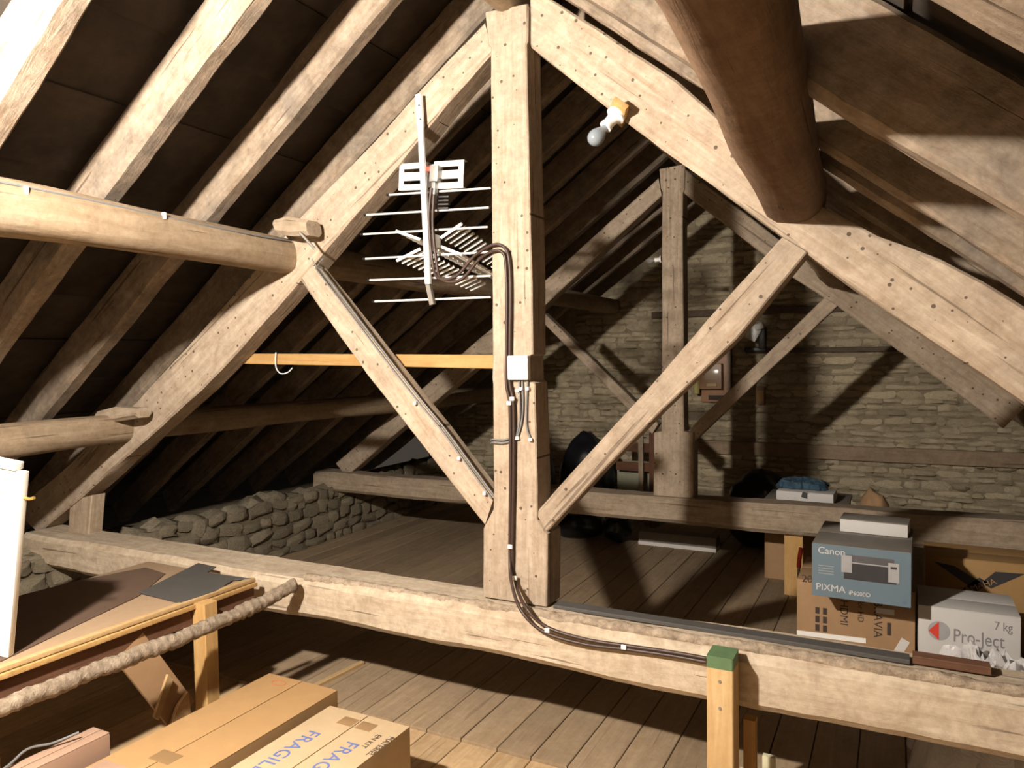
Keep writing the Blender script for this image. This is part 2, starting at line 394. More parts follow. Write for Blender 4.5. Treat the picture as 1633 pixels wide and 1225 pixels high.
def gkey(s):
    p = proj((s[0], YG, s[1])); inside = -20 < p[0] < 1660 and 330 < p[1] < 830 and p[0] > 860
    return (0 if inside and p[0] > 1090 else 1 if inside else 2, -s[2]*s[3])
lay(wb, spots, lambda u, z, wd, h, r: Matrix.Translation((u, YG, z)) @ Matrix.Rotation(r.uniform(-.05, .05), 4, 'Y') @ Matrix.Diagonal((wd, .045*r.uniform(.4, 1.3), h, 1)), 300, gkey)

# --- roof covering: boards under the slates, one slope after the other
def roof(name, n, x0, x1, zf):
    """boards parallel to the ridge, laid over the rafters"""
    h = .232; ridge = Vector((XR, 0, zf(XR, h))); e = Vector((x1, 0, zf(x1, h))); d = (e-ridge).normalized(); L = (e-ridge).length
    c = slab(name, ((XR+x1)/2+n.x*.22, (YB+YG)/2, (ridge.z+e.z)/2+n.z*.22), (.02, .02, .02), FELT)
    bpy.data.objects.remove(c)
    bm = bmesh.new(); o = n*.035
    v = [bm.verts.new(p) for p in (ridge+o+Vector((0, YB, 0)), ridge+o+Vector((0, YG+.3, 0)), e+o+Vector((0, YG+.3, 0)), e+o+Vector((0, YB, 0)))]
    u = [bm.verts.new(q.co+n*.02) for q in v]
    bm.faces.new(v); bm.faces.new(u[::-1])
    for k in range(4): bm.faces.new((v[k], u[k], u[(k+1) % 4], v[(k+1) % 4]))
    c = tag(mesh_obj(name, bm, FELT, None, None, 0), kind='structure')
    s = 0; i = 0
    while s < L:
        wd = min(random.uniform(.36, .44), L-s); a = ridge+d*(s+wd/2)+n*(.012+.010*(i % 2))
        M = frame(a+Vector((0, YB, 0)), (0, 1, 0), d); LL = YG-YB+.2
        loft('roof_board', [(0, 0, -wd/2-.012, wd/2+.0, -.008, .008), (LL, LL, -wd/2-.012, wd/2, -.008, .008)], M, FELT, c, cham=.002, rough=.003, seed=i, step=.4)
        s += wd; i += 1
    return c
roof('ceiling', nL, XR, XL-2.2, zl)
roof('ceiling', nR, XR, XE+1.6, zr)

# ================================================================ roof timbers
# purlins
PUR = dict(group=None)
def purlin(pts, rr, label, seed, square=.35, mat=None):
    o = log('purlin', pts, rr, mat or LOG, None, seed, square=square); return tag(o, label, 'beam', 'purlins of the roof')
YJ = [YB+.02, .3, 1.6, 2.98]
purlin([(-2.98, YJ[0], 2.36), (-2.97, YJ[1], 2.37), (-2.94, YJ[2], 2.375), (-2.93, 3.08, 2.36)], [.12, .115, .105, .09], 'upper left purlin log running up to the near truss with a grey cable along it', 1)
purlin([(-2.93, 3.1, 2.36), (-2.92, 4.3, 2.35), (-2.86, 5.84, 2.36)], [.09, .09, .085], 'upper left purlin log between the two trusses, behind the aerial', 2)
purlin([(-2.86, 5.86, 2.36), (-2.86, 7, 2.36), (-2.88, YG+.1, 2.36)], [.085, .085, .085], 'upper left purlin log from the far truss to the stone gable', 3)
purlin([(-4.36, YJ[0], 1.37), (-4.34, 1.0, 1.36), (-4.30, 3.08, 1.39)], [.10, .10, .09], 'lower left purlin log running up to the near truss', 4)
purlin([(-4.28, 3.1, 1.39), (-4.22, 4.5, 1.39), (-4.2, 5.84, 1.37)], [.09, .085, .085], 'lower left purlin log between the two trusses in deep shade', 5)
purlin([(-4.2, 5.86, 1.37), (-4.2, YG+.1, 1.37)], [.085, .085], 'lower left purlin log from the far truss to the stone gable', 6)
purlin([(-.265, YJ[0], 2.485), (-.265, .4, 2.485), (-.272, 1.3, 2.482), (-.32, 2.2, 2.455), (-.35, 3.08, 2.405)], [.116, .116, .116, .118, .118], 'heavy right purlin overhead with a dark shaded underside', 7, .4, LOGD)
purlin([(-.34, 3.1, 2.35), (-.36, 4.5, 2.35), (-.38, 5.84, 2.34)], [.09, .09, .085], 'upper right purlin log between the two trusses', 8)
purlin([(-.38, 5.86, 2.34), (-.38, YG+.1, 2.34)], [.085, .085], 'upper right purlin log from the far truss to the stone gable', 9)
purlin([(1.0, YJ[0], 1.24), (1.0, 3, 1.24), (1.0, YG+.1, 1.24)], [.09, .09, .09], 'lower right purlin log low over the cartons', 10)
rb = log('ridge_beam', [(XR, YB+.02, 3.40), (XR, 3, 3.42), (XR+.01, 5.8, 3.40), (XR, YG+.1, 3.40)], [.085, .08, .07, .07], LOG, None, 12)
tag(rb, 'ridge beam along the top of the roof above the king posts', 'beam')

# common rafters
def rafter(side, y, wd, dp, seed, label, group):
    n, zf = (nL, zl) if side < 0 else (nR, zr); xe = XL-.9 if side < 0 else XE+.12
    xs = XR+.02*side; p0 = Vector((xs, y, zf(xs))); p1 = Vector((xe, y, zf(xe)))
    M = frame(p0, p1-p0); ez = Vector((M[0][2], M[1][2], M[2][2])); s = 1 if ez.dot(n) > 0 else -1
    L = (p1-p0).length; rn = random.Random(seed); st = []
    for k in range(6):
        b = rn.uniform(-.012, .012); dd = dp*rn.uniform(.92, 1.08); z0, z1 = (0, dd) if s > 0 else (-dd, 0)
        st.append((L*k/5, L*k/5, b, b+wd*rn.uniform(.92, 1.1), z0, z1))
    o = loft('common_rafter', st, M, RAFT, None, cham=.014, rough=.011, seed=seed, step=.07)
    return tag(o, label, 'rafter', group)
gl = 'common rafters of the left slope'; gr = 'common rafters of the right slope'
for i, y in enumerate((-2.1, -1.55, -1.0, -.45, .12, .75)): rafter(-1, y, .10, .20, 20+i, 'common rafter of the left slope over the near end of the attic', gl)
rafter(-1, 1.44, .11, .20, 30, 'brightly lit first rafter of the left slope, farthest from the near truss', gl)
rafter(-1, 2.0, .10, .20, 31, 'mottled pale rafter of the left slope, second one before the near truss', gl)
rafter(-1, 2.53, .085, .20, 32, 'slim tan rafter of the left slope, next to the near truss', gl)
ORD = ('first', 'second', 'third', 'fourth', 'fifth', 'sixth')
for i, y in enumerate((3.07, 3.5, 4.0, 4.5, 5.0, 5.5)): rafter(-1, y, .085, .20, 40+i, 'dim left-slope rafter, %s one beyond the near truss' % ORD[i], gl)
for i, y in enumerate((6.0, 6.5, 7.0, 7.5)): rafter(-1, y, .085, .20, 50+i, 'dim left-slope rafter, %s one beyond the far truss' % ORD[i], gl)
for i, y in enumerate((-2.1, -1.5, -.9, -.3, .35)): rafter(1, y, .11, .20, 60+i, 'common rafter of the right slope over the near end of the attic', gr)
rafter(1, 1.02, .11, .20, 65, 'shaded rafter of the right slope, above the wide rough-sided one', gr)
rafter(1, 1.90, .10, .21, 66, 'deep rough-sided rafter of the right slope crossed by the purlin shadow', gr)
rafter(1, 2.58, .09, .20, 67, 'lit rafter of the right slope, second one before the near truss', gr)
rafter(1, 2.89, .08, .20, 68, 'lit rafter of the right slope lying against the near truss', gr)
for i, y in enumerate((3.5, 4.0, 4.5, 5.0, 5.5)): rafter(1, y, .085, .20, 70+i, 'dim right-slope rafter, %s one beyond the near truss' % ORD[i], gr)
for i, y in enumerate((6.0, 6.5, 7.0, 7.5)): rafter(1, y, .085, .20, 80+i, 'dim right-slope rafter, %s one beyond the far truss' % ORD[i], gr)

# ---------------------------------------------------------------- near truss
T1 = thing('roof_truss', (XR, 3.0, .45), 'near king-post truss of pale old oak carrying the aerial and white switch plate', 'truss', 'king-post trusses')
Y1 = 3.0
member('king_post', [(773, 20), (779, 72), (783, 75), (784, 300), (785, 450), (785, 565), (785, 570), (785, 605), (786, 612), (787, 775), (786, 812), (770, 843), (769, 951)],
       [(843, 6), (842, 66), (840, 70), (844, 300), (848, 450), (849, 565), (845, 568), (846, 607), (852, 611), (856, 775), (856, 830), (873, 852), (872, 968)], Y1-.02, .15, OAK, T1, cham=.006, rough=.004, seed=1)
member('principal_rafter', [(773, 35), (670, 143), (597, 224), (479, 345), (405, 430), (320, 528), (272, 580), (217, 640), (115, 735), (20, 815)],
       [(785, 83), (712, 165), (640, 255), (505, 413), (450, 480), (382, 558), (320, 622), (257, 679), (150, 775), (62, 850)], Y1, .14, OAK, T1, cham=.01, rough=.008, seed=2)
member('principal_rafter', [(846, -22), (960, 48), (1080, 128), (1200, 235), (1290, 318), (1400, 375), (1500, 412), (1568, 448), (1700, 530), (1850, 640)],
       [(846, 76), (960, 166), (1080, 256), (1200, 342), (1286, 403), (1400, 485), (1500, 552), (1568, 597), (1700, 690), (1850, 790)], Y1, .15, OAK, T1, cham=.01, rough=.008, seed=3)
member('strut', [(500, 424), (538, 472), (608, 563), (703, 681), (787, 795)], [(476, 442), (512, 494), (585, 598), (670, 705), (773, 838)], Y1+.01, .10, OAK, T1, cham=.006, rough=.004, seed=4)
member('strut', [(1247, 378), (1130, 508), (1033, 620), (940, 722), (855, 818)], [(1287, 402), (1175, 540), (1055, 655), (960, 752), (872, 849)], Y1-.01, .11, OAK, T1, cham=.006, rough=.004, seed=5)
loft('tie_beam', [(0, 0, 0, .30, -.005, .205), (1.3, 1.3, -.01, .30, -.01, .20), (2.6, 2.6, 0, .3, .0, .20), (4.0, 4.0, 0, .3, -.005, .20), (5.4, 5.4, 0, .3, -.012, .20), (7.1, 7.1, 0, .3, -.02, .2)],
     frame((-5.2, 2.85, .463), (1, 0, 0)), OAKT, T1, cham=.03, rough=.014, seed=6, freq=3)
member('ashlar_post', [(112, 800), (108, 857)], [(146, 790), (141, 857)], Y1+.02, .10, OAKP, T1, cham=.006, rough=.004, seed=7)
member('purlin_cleat', [(432, 350), (455, 344), (487, 350)], [(440, 372), (462, 376), (490, 374)], 2.86, .11, OAKP, T1, cham=.02, rough=.008, seed=8)
member('purlin_cleat', [(152, 656), (180, 648), (214, 651)], [(155, 674), (184, 672), (216, 666)], 2.86, .11, OAKP, T1, cham=.02, rough=.008, seed=9)
tube('bolt', [PY(478, 371, 2.84), PY(502, 397, 2.9)], .007, STEEL, T1, 1)
# ---------------------------------------------------------------- far truss
T2 = thing('roof_truss', (XR, 5.76, .45), 'far king-post truss standing before the stone gable with a small lamp', 'truss', 'king-post trusses')
Y2 = 5.76
member('king_post', [(1051, 270), (1053, 300), (1056, 306), (1055, 640), (1055, 688), (1043, 690), (1042, 790)], [(1092, 262), (1091, 303), (1089, 308), (1090, 640), (1091, 688), (1106, 690), (1106, 795)], Y2-.02, .15, OAK, T2, cham=.006, rough=.004, seed=11)
member('principal_rafter', [(1050, 284), (979, 347), (870, 447), (784, 523), (666, 626), (600, 683), (535, 738)], [(1055, 312), (985, 377), (884, 472), (805, 548), (690, 644), (618, 702), (552, 760)], Y2, .13, OAK, T2, cham=.008, rough=.008, seed=12)
member('principal_rafter', [(1091, 268), (1200, 350), (1275, 408), (1345, 452), (1420, 495), (1540, 572), (1640, 645)], [(1091, 308), (1190, 385), (1261, 441), (1335, 488), (1400, 536), (1500, 607), (1600, 684)], Y2, .13, OAK, T2, cham=.008, rough=.008, seed=13)
member('strut', [(867, 499), (941, 570), (1012, 640), (1050, 676)], [(862, 511), (926, 576), (1002, 653), (1040, 692)], Y2+.01, .10, OAK, T2, cham=.005, rough=.004, seed=14)
member('strut', [(1325, 465), (1098, 686)], [(1338, 486), (1108, 703)], Y2+.01, .10, OAK, T2, cham=.005, rough=.004, seed=15)
loft('tie_beam', [(0, 0, 0, .25, 0, .19), (2.0, 2, 0, .25, .0, .20), (3.6, 3.6, 0, .25, .0, .20), (5.0, 5.0, 0, .25, -.01, .215), (6.9, 6.9, 0, .25, -.02, .22)], frame((-5.2, 5.65, .483), (1, 0, 0)), OAKP, T2, cham=.03, rough=.012, seed=16, freq=3)
member('purlin_cleat', [(757, 545), (770, 535), (790, 528)], [(762, 566), (775, 568), (792, 566)], 5.62, .12, OAKP, T2, cham=.02, rough=.008, seed=18)
# ---------------------------------------------------------------- truss beside the camera: only its king post and tie
T0 = thing('roof_truss', (XR, .22, .45), 'king-post truss at the near end of the attic carrying the lit bulb', 'truss', 'king-post trusses')
beam('king_post', (XR, .2, .66), (XR, .2, 3.36), .15, .2, OAK, T0, (0, 1, 0), cham=.008, rough=.004, seed=21)
beam('tie_beam', (-5.2, .2, .565), (1.9, .2, .565), .28, .2, OAKT, T0, (0, 1, 0), cham=.03, rough=.012, seed=22)

# ================================================================ lamps
def lamp(name, base, axis, mat, label, cat='lamp', block=None, s=1.0, thin=False):
    t = thing(name, base, label, cat, 'bulb holders on the trusses'); M = frame(base, axis, (0, .3, 1) if abs(Vector(axis).z) < .9 else (0, 1, 0))
    if block:
        bm = bmesh.new(); bx(bm, (-.012, 0, 0), block, None, .002); mesh_obj('mounting_block', bm, PINE, M, t)
    sc = lambda pr: [(a*s, b*s) for a, b in pr]
    lathe('holder', sc([(0, .038), (.012, .040), (.018, .030), (.03, .024), (.055, .022), (.06, .025), (.075, .026)]), M, WPLAS, t)
    lathe('bulb', sc([(.07, .012), (.085, .014), (.10, .022), (.118, .031), (.135, .0335), (.152, .029), (.163, .018), (.168, .004)]), M, mat, t)
    return t
b0, b1 = PY(984, 182, 2.97), PY(948, 222, 2.90)
lamp('bulb_lamp', b0, b1-b0, BULBG, 'unlit frosted bulb in white holder on a pine block under the near truss', block=(.024, .07, .13), s=1.05)
lamp('bulb_lamp', (-1.657, 5.80, PY(1055, 413, 5.78).z), (-1, 0, -.06), CLEAR, 'small unlit clear bulb in white holder on the far king post', s=.72)
lamp('bulb_lamp', (-1.66, .25, 2.73), (-1, 0, 0), LIT, 'lit bare bulb in white holder on the king post beside the camera', s=1.5)

# ================================================================ aerial
def aerial():
    ya = 2.84; t = thing('television_aerial', PY(690, 485, ya), 'white aluminium aerial with long cross rods and X-shaped directors hung before the truss', 'aerial')
    p = [PY(668, 152, 2.965), PY(671, 200, 2.965), PY(674, 262, 2.98), PY(679, 360, 3.0), PY(683, 453, 3.01)]
    bm = bmesh.new(); pts = smooth_pts(p, 6); tube_bm(bm, pts, lambda i: .0165 if i > 6 else .019, 10)
    mesh_obj('boom', bm, ALU, None, t)
    for q in ((668, 168), (670, 190)): tube('hole', [PY(*q, 2.95), PY(*q, 2.944)], .004, INK, t, 1)
    beam('boom_stub', PY(683, 452, 3.015), PY(690, 486, 3.02), .025, .025, GREYT, t, cham=.003, rough=0)
    for (a, b) in (((618, 311), (783, 300)), ((582, 343), (780, 331)), ((577, 374), (778, 362)), ((580, 413), (783, 402)), ((587, 447), (783, 440)), ((595, 481), (783, 474))):
        A, B = PY(*a, 3.04), PY(*b, 3.04); r = tube('rod', [A, B], .0055, ALU, t, 1)
        d = (A-B).normalized(); tube('end_cap', [A+d*.006, A-d*.012], .0062, BLACK, r, 1)
    # slotted reflector plate
    c = PY(687, 280, 3.03); ex = (PY(740, 277, 3.03)-PY(635, 283, 3.03)).normalized(); M = frame(c, ex, (0, 1, 0)); W, H = .186, .062
    for side in (-1, 1):
        bm = bmesh.new(); u0, u1 = (.018, W) if side > 0 else (-W, -.018); um = (u0+u1)/2; uw = (u1-u0)
        for zc, zh in ((.050, .026), (0, .040), (-.050, .026)): bx(bm, (um, 0, zc), (uw, .008, zh), None, .002)
        for uu in (u0+.014, u1-.014): bx(bm, (uu, 0, 0), (.028, .0085, .124), None, .002)
        bx(bm, (um, .012, .062), (uw, .03, .006), None, .002); bx(bm, (um, .012, -.062), (uw, .03, .006), None, .002)
        mesh_obj('reflector_plate', bm, ALU, M, t)
    box('reflector_bridge', (0, .012, 0), (.06, .008, .11), ALU, t, M)
    box('clamp', (.045, -.02, .0), (.045, .05, .075), STEEL, t, M); box('clamp', (.04, -.02, -.09), (.02, .03, .10), STEEL, t, M)
    box('red_clip', (.012, -.035, .022), (.022, .02, .022), RED, t, M)
    for k in range(4): box('junction_fin', (.075, -.0, -.105-.018*k), (.075, .02, .008), GREYM, t, M)
    # X directors along a second boom running away from the viewer
    q0 = PY(687, 388, 3.05); q1 = Vector((q0.x+.02, 3.66, q0.z-.12)); tube('director_boom', [q0, q1], .010, ALU, t, 1)
    for k in range(15):
        f = k/14; c = q0.lerp(q1, f**1.05); ln = .205-.045*f
        for sx in (-1, 1):
            for sz in (-1, 1):
                e = c+Vector((sx*ln*.93, -.02, sz*ln*.36)); tube('director_rod', [c+Vector((sx*.06, 0, sz*.022)), e], .0075, WPLAS, t, 1, 6)
    box('joint_block', PY(692, 385, 3.03), (.05, .05, .06), WPLAS, t, None, None, .006)
    return t
aerial()
cabs = [(688, 300), (684, 350), (690, 420), (700, 444), (728, 440), (757, 408), (785, 391), (802, 393), (811, 410), (814, 460), (813, 560), (813, 610), (819, 650), (819, 760), (817, 880), (821, 925), (838, 968), (872, 1000), (935, 1020), (1000, 1030), (1070, 1040), (1126, 1050)]
def cable_pts(cab, yo, dx=0):
    out = []
    for (a, b) in cab: out.append(PY(a+dx, b, 2.99 if b < 435 and a < 720 else (2.975 if a < 785 else (2.962 if b < 930 else (2.90 if b < 962 else 2.822)))))
    return out
tag(tube('aerial_cable', cable_pts(cabs, 0), .0075, CABLE), 'dark brown coax cable from the aerial down the king post along the tie beam', 'cable', 'brown aerial cables')
cab2 = [(692, 310), (690, 360), (697, 425), (706, 447), (735, 446), (764, 414), (788, 400), (800, 402), (806, 416), (808, 470), (807.5, 560), (807.5, 612), (813, 650), (814, 760), (813, 885), (816, 930), (832, 975), (868, 1008), (930, 1027), (1000, 1036), (1070, 1046), (1126, 1056)]
tag(tube('aerial_cable', cable_pts(cab2, 0), .0075, CABLE), 'second brown coax cable clipped beside the first down the king post', 'cable', 'brown aerial cables')
for (a, b, yy) in ((817, 636, 2.955), (812, 643, 2.955), (821, 922, 2.955), (814, 872, 2.955), (873, 1005, 2.815), (995, 1032, 2.815)):
    tag(box('cable_clip', PY(a, b, yy), (.022, .014, .018), WPLAS, bev=.003), 'small clip holding the brown cables to the timber', 'cable clip', 'clips of the brown cables')
# switch plate with grey cables
sp = thing('switch_plate', PY(827, 606, 2.975), 'square white plastic blank plate screwed to the king post', 'plate')
c = PY(827.5, 586.5, 2.963); box('plate', c, (.102, .03, .108), WPLAS, sp, None, None, .005)
for dx in (-.036, .036): tube('screw', [c+Vector((dx, -.0145, 0)), c+Vector((dx, -.0165, 0))], .0035, STEEL, sp, 1)
for k, pts in enumerate(([(828, 605), (829, 640), (829, 670), (823, 698)], [(833, 605), (834, 640), (832, 672), (825, 699)], [(842, 605), (840, 640), (840, 680), (846, 699)])):
    tag(tube('grey_cable', [PY(a, b, 2.972) for a, b in pts], .0045, CABLEG), 'short grey cable dropping out of the white plate', 'cable', 'grey cables under the plate')
for (a, b) in ((826, 623), (831, 620), (841, 620), (825, 699), (846, 701)):
    tag(box('cable_clip', PY(a, b, 2.968), (.018, .014, .014), WPLAS, bev=.003), 'small white clip on the grey cables under the plate', 'cable clip', 'clips of the grey cables')
for dz in (0, 5): tag(tube('grey_cable', [PY(783, 702+dz, 3.0), PY(787, 701+dz, 2.97), PY(803, 702+dz, 2.972), PY(815, 698+dz, 2.972)], .0045, CABLEG), 'grey cable wrapped around the left arris of the king post', 'cable', 'grey cables on the arris')
for k in (0, 1):
    tag(tube('grey_cable', [PY(a+k*5, b-k*3, 3.0) for a, b in ((503, 428), (540, 476), (609, 567), (665, 639), (703, 685), (745, 742), (784, 795))], .0042, CABLEG), 'grey twin cable running down the left strut of the near truss', 'cable', 'grey cables on the strut')
for (a, b) in ((662, 643), (732, 731), (773, 787)): tag(box('cable_clip', PY(a, b, 2.995), (.016, .014, .016), WPLAS, bev=.003), 'tiny white clip on the left strut of the near truss', 'cable clip', 'clips on the strut')
# cable along the upper left purlin
pc = []
for y in (0.8, 1.2, 1.5, 1.8, 2.1, 2.4, 2.7, 2.95): pc.append((-2.94+.112*.80, y, 2.372+.112*.62-.01*math.sin(y*3)-(y-1.2)*.004))
tag(tube('purlin_cable', pc, .005, CABLEG), 'thin grey cable pinned along the upper left purlin', 'cable')
for y in (1.62, 2.2): tag(box('cable_clip', (-2.94+.118*.8, y, 2.372+.112*.58), (.016, .014, .03), WPLAS, bev=.003), 'white clip on the upper left purlin cable', 'cable clip', 'clips on the purlin cable')
# pine batten
bt = member('pine_batten', [(370, 564), (580, 565), (787, 566)], [(363, 580), (580, 584), (787, 588)], 3.14, .03, PINE, None, cham=.003, rough=.001)
tag(bt, 'new orange pine batten level across the near truss', 'batten')
tag(tube('wire_loop', [PY(440, 562, 3.12), PY(439, 575, 3.12), PY(441, 588, 3.12), PY(448, 596, 3.12), PY(459, 594, 3.12), PY(466, 587, 3.12)], .003, WPLAS), 'thin white wire looped over the pine batten', 'wire')
tag(tube('wire_end', [PY(497, 412, 2.96), PY(505, 425, 2.97), PY(511, 417, 2.95), PY(516, 412, 2.95)], .003, CABLEG), 'loose wire end curling at the head of the left strut', 'wire')

# ================================================================ left platform with its pipe
pf = thing('shelf_platform', (-3.3, 2.1, .4), 'pale hardboard shelf with pine edge strip on posts beside the tie beam', 'shelf')
box('hardboard_sheet', (-3.35, 1.68, .664), (.80, 2.10, .012), HARD, pf, bev=.001)
box('edge_strip', (-2.945, 1.62, .668), (.035, 2.24, .018), PINEP, pf, bev=.002)
box('edge_strip', (-2.93, 1.62, .645), (.03, 2.24, .02), PINE, pf, bev=.002)
beam('fascia_board', (-2.955, .5, .595), (-2.955, 2.74, .595), .025, .085, DARKW, pf, (1, 0, 0), cham=.002, rough=.001)
beam('post', (-2.90, 2.40, 0), (-2.90, 2.40, .66), .085, .075, PINE, pf, (1, 0, 0), cham=.004, rough=.002, seed=3)
beam('post', (-2.84, 1.40, 0), (-2.84, 1.40, .64), .075, .075, PINE, pf, (1, 0, 0), cham=.004, rough=.002, seed=4)
beam('brace', PX(205, 1030, -2.95), PX(290, 1140, -2.93), .02, .15, CARDB, pf, (1, 0, 0), cham=.002, rough=.001)
tag(poly_plate('grey_sheet', [PZ(*p, .6755) for p in ((222, 946), (288, 962), (345, 943), (372, 926), (400, 924), (330, 914), (345, 905), (316, 899))], (0, 0, 1), .004, SLATE), 'dark grey notched sheet lying at the end of the hardboard shelf', 'sheet')
tag(poly_plate('pale_offcut', [PX(*p, -2.915) for p in ((296, 1102), (302, 1148), (264, 1170), (280, 1125))], (1, 0, 0), .018, PINEP), 'pale triangular board offcut leaning at the foot of the shelf post', 'offcut')
tag(poly_plate('pale_strip', [PX(*p, -2.915) for p in ((265, 1075), (273, 1083), (250, 1148), (243, 1143))], (1, 0, 0), .014, PINEP), 'thin pale strip of wood leaning against the brown brace under the shelf', 'offcut')
tag(poly_plate('shelf_shadow_plate', [PZ(*p, .6705) for p in ((-60, 1085), (222, 951), (264, 916), (232, 906), (120, 928), (-60, 975))], (0, 0, 1), .004, plain('shelf_shadow_brown', (.10, .062, .042), .75, mott=.1)), 'dark brown hardboard sheet lying on the pale shelf behind the white door', 'sheet')  # thin dark plate that paints the shadowed part of the shelf
# lagged pipe
def lagged(name, pts, r, label, seed, amp=.10, jit=1.0):
    P = smooth_pts(pts, 14); out = [P[0]]
    for a in P[1:]:
        while (a-out[-1]).length > .014: out.append(out[-1]+(a-out[-1]).normalized()*.014)
    bm = bmesh.new(); tube_bm(bm, out, lambda i: r*(1+amp*math.sin(i*2.1)+.22*noise.noise(Vector((i*.11, seed, 0)))), 12)
    for v in bm.verts: v.co += noise.noise_vector(v.co*38)*.006+noise.noise_vector(v.co*9)*.008*jit
    return tag(mesh_obj(name, bm, LAG, None, None, 80), label, 'pipe')
lagged('lagged_pipe', [(-2.76, .7, .60), (-2.755, 1.4, .605), (-2.75, 1.9, .60), (-2.745, 2.3, .605), (-2.73, 2.6, .625), (-2.70, 2.78, .665)], .033, 'pipe wrapped in rope-like grey lagging along the hardboard shelf', 2, .085)
lagged('lagged_pipe', [(-2.72, 2.89, .663), (-2.3, 2.895, .663), (-1.6, 2.90, .663), (-1.2, 2.90, .666), (-.5, 2.90, .670), (.3, 2.90, .670), (1.3, 2.90, .668)], .024, 'pipe in fluffy tan lagging lying along the near tie beam', 7, .02, .5)
o = beam('pine_offcut', (-2.86, 2.46, .545), (-2.80, 2.62, .60), .02, .03, PINEP, None, (1, 0, 0), cham=.002, rough=.001); tag(o, 'small pine offcut sticking out behind the shelf post', 'offcut')
# white door leaf leaning at far left
def door():
    a = Vector((-3.02, 1.60, .672)); top = Vector((-2.865, 1.60, 1.425)); up = (top-a).normalized(); left = Vector((-.93, -.36, 0)); left = (left-up*left.dot(up)).normalized()
    t = thing('panel_door', a, 'white painted panelled door leaf leaning over the shelf at the roof edge', 'door'); H = (top-a).length; W = .62
    M = frame(a, up, left)
    def pc(n, x0, x1, y0, y1, th, off=0): box(n, ((x0+x1)/2, (y0+y1)/2, off), (x1-x0, y1-y0, th), WHITE, t, M, None, .004)
    pc('stile', 0, H-.03, 0, .085, .03); pc('stile', 0, H-.03, W-.085, W, .03)
    pc('rail', H-.12, H-.03, .087, W-.087, .03); pc('rail', 0, .10, .087, W-.087, .03)
    pc('panel', .10, H-.12, .087, W-.087, .014); pc('cap', H-.028, H, .03, W+.01, .045)
    hk = PY(97, 806, 1.62); c0 = a+up*(H*.83)
    tube('hook', [c0-left*.0, c0-left*.022, c0-left*.04+Vector((0, 0, .008))], .006, BRASS, t, 3)
    return t
door()

# ================================================================ cartons in front
def carton(name, x0, x1, y0, y1, z0, z1, mat, label, flap='y', th=.004, tapes=(), group=None, rz=0):
    t = thing(name, ((x0+x1)/2, (y0+y1)/2, z0), label, 'box', group); cx_, cy_ = (x0+x1)/2, (y0+y1)/2
    M = Matrix.Translation((cx_, cy_, z0)) @ Matrix.Rotation(rz, 4, 'Z'); W, D, H = x1-x0, y1-y0, z1-z0
    box('body', (0, 0, (H-th)/2), (W, D, H-th), mat, t, M, None, .004)
    if flap == 'y':
        for s in (-1, 1): box('flap', (s*(W/4+.001), 0, H-th/2), (W/2-.003, D-.002, th), mat, t, M, Matrix.Rotation(s*.006, 3, 'Y'), .0015)
    else:
        for s in (-1, 1): box('flap', (0, s*(D/4+.001), H-th/2), (W-.002, D/2-.003, th), mat, t, M, None, .0015)
    for (u, v, a, b) in tapes: box('tape', (u, v, H+.0008), (a, b, .0012), TAPE, t, M, None, .0004)
    WMt = M; return t, M, (W, D, H)
t, M, S = carton('long_carton', -2.66, -2.24, 1.30, 2.56, 0, .30, CARD, 'long brown cardboard carton taped shut in front of the shelf post', tapes=((0, -.10, .11, .07), (-.04, -.50, .11, .09), (.07, -.52, .10, .06)))
def on(M, u, v, h): return M @ Vector((u, v, h))
ring = [on(M, -.085+.035*math.cos(a)*(1.1), .565+.022*math.sin(a), S[2]+.001) for a in [k*.5 for k in range(14)]]
tube('pen_mark', ring, .0012, plain('red_marker', (.45, .10, .05), .8), t, 2, 5)
tube('pen_mark', [on(M, .10, -.38, S[2]+.001), on(M, .14, -.36, S[2]+.001)], .0015, INK, t, 1, 5); tube('pen_mark', [on(M, .115, -.40, S[2]+.001), on(M, .12, -.345, S[2]+.001)], .0015, INK, t, 1, 5)
t, M, S = carton('fragile_carton', -2.17, -1.75, 1.35, 2.43, 0, .30, CARDP, 'pale carton with FRAGILE handwritten in blue, beside the long brown carton', tapes=((-.045, .46, .075, .06), (.05, .46, .075, .06)))
R3 = M.to_3x3(); rt, upv = R3 @ Vector((0, -1, 0)), R3 @ Vector((1, 0, 0))
lettering('lettering', 'FRAGILE', .085, INKB, t, on(M, -.135, .34, S[2]), rt, upv, space=1.05)
lettering('lettering', 'FRAGILE', .085, INKB, t, on(M, .06, .34, S[2]), rt, upv, space=1.05)
tube('pen_mark', [on(M, -.15, -.07, S[2]+.001), on(M, -.12, -.11, S[2]+.001), on(M, -.06, -.115, S[2]+.001)], .0022, INKB, t, 4, 5)
lettering('lettering', 'MATERIEL', .035, INK, t, on(M, .185, .44, S[2]), rt, upv); lettering('lettering', 'EN KIT', .035, INK, t, on(M, .13, .43, S[2]), rt, upv)
lettering('lettering', 'SWAN', .055, INK, t, on(M, S[0]/2+.0005, .26, .10), R3 @ Vector((0, 1, 0)), (0, 0, 1), shear=.3)
t, M, S = carton('flat_board_box', -2.79, -2.69, 1.12, 1.77, 0, .37, CARDR, 'narrow pinkish brown box standing between shelf and long brown carton', flap='y')
o = box('thin_board', (-2.545, 1.52, .309), (.15, .36, .014), CARDR); tag(o, 'thin pinkish board lying on top of the long brown carton', 'board')
tag(tube('loose_flex', [(-2.78, 1.25, .377), (-2.77, 1.42, .378), (-2.79, 1.52, .40), (-2.77, 1.6, .39), (-2.74, 1.68, .40)], .005, CABLEG), 'loose grey flex lying over the pinkish box', 'cable')
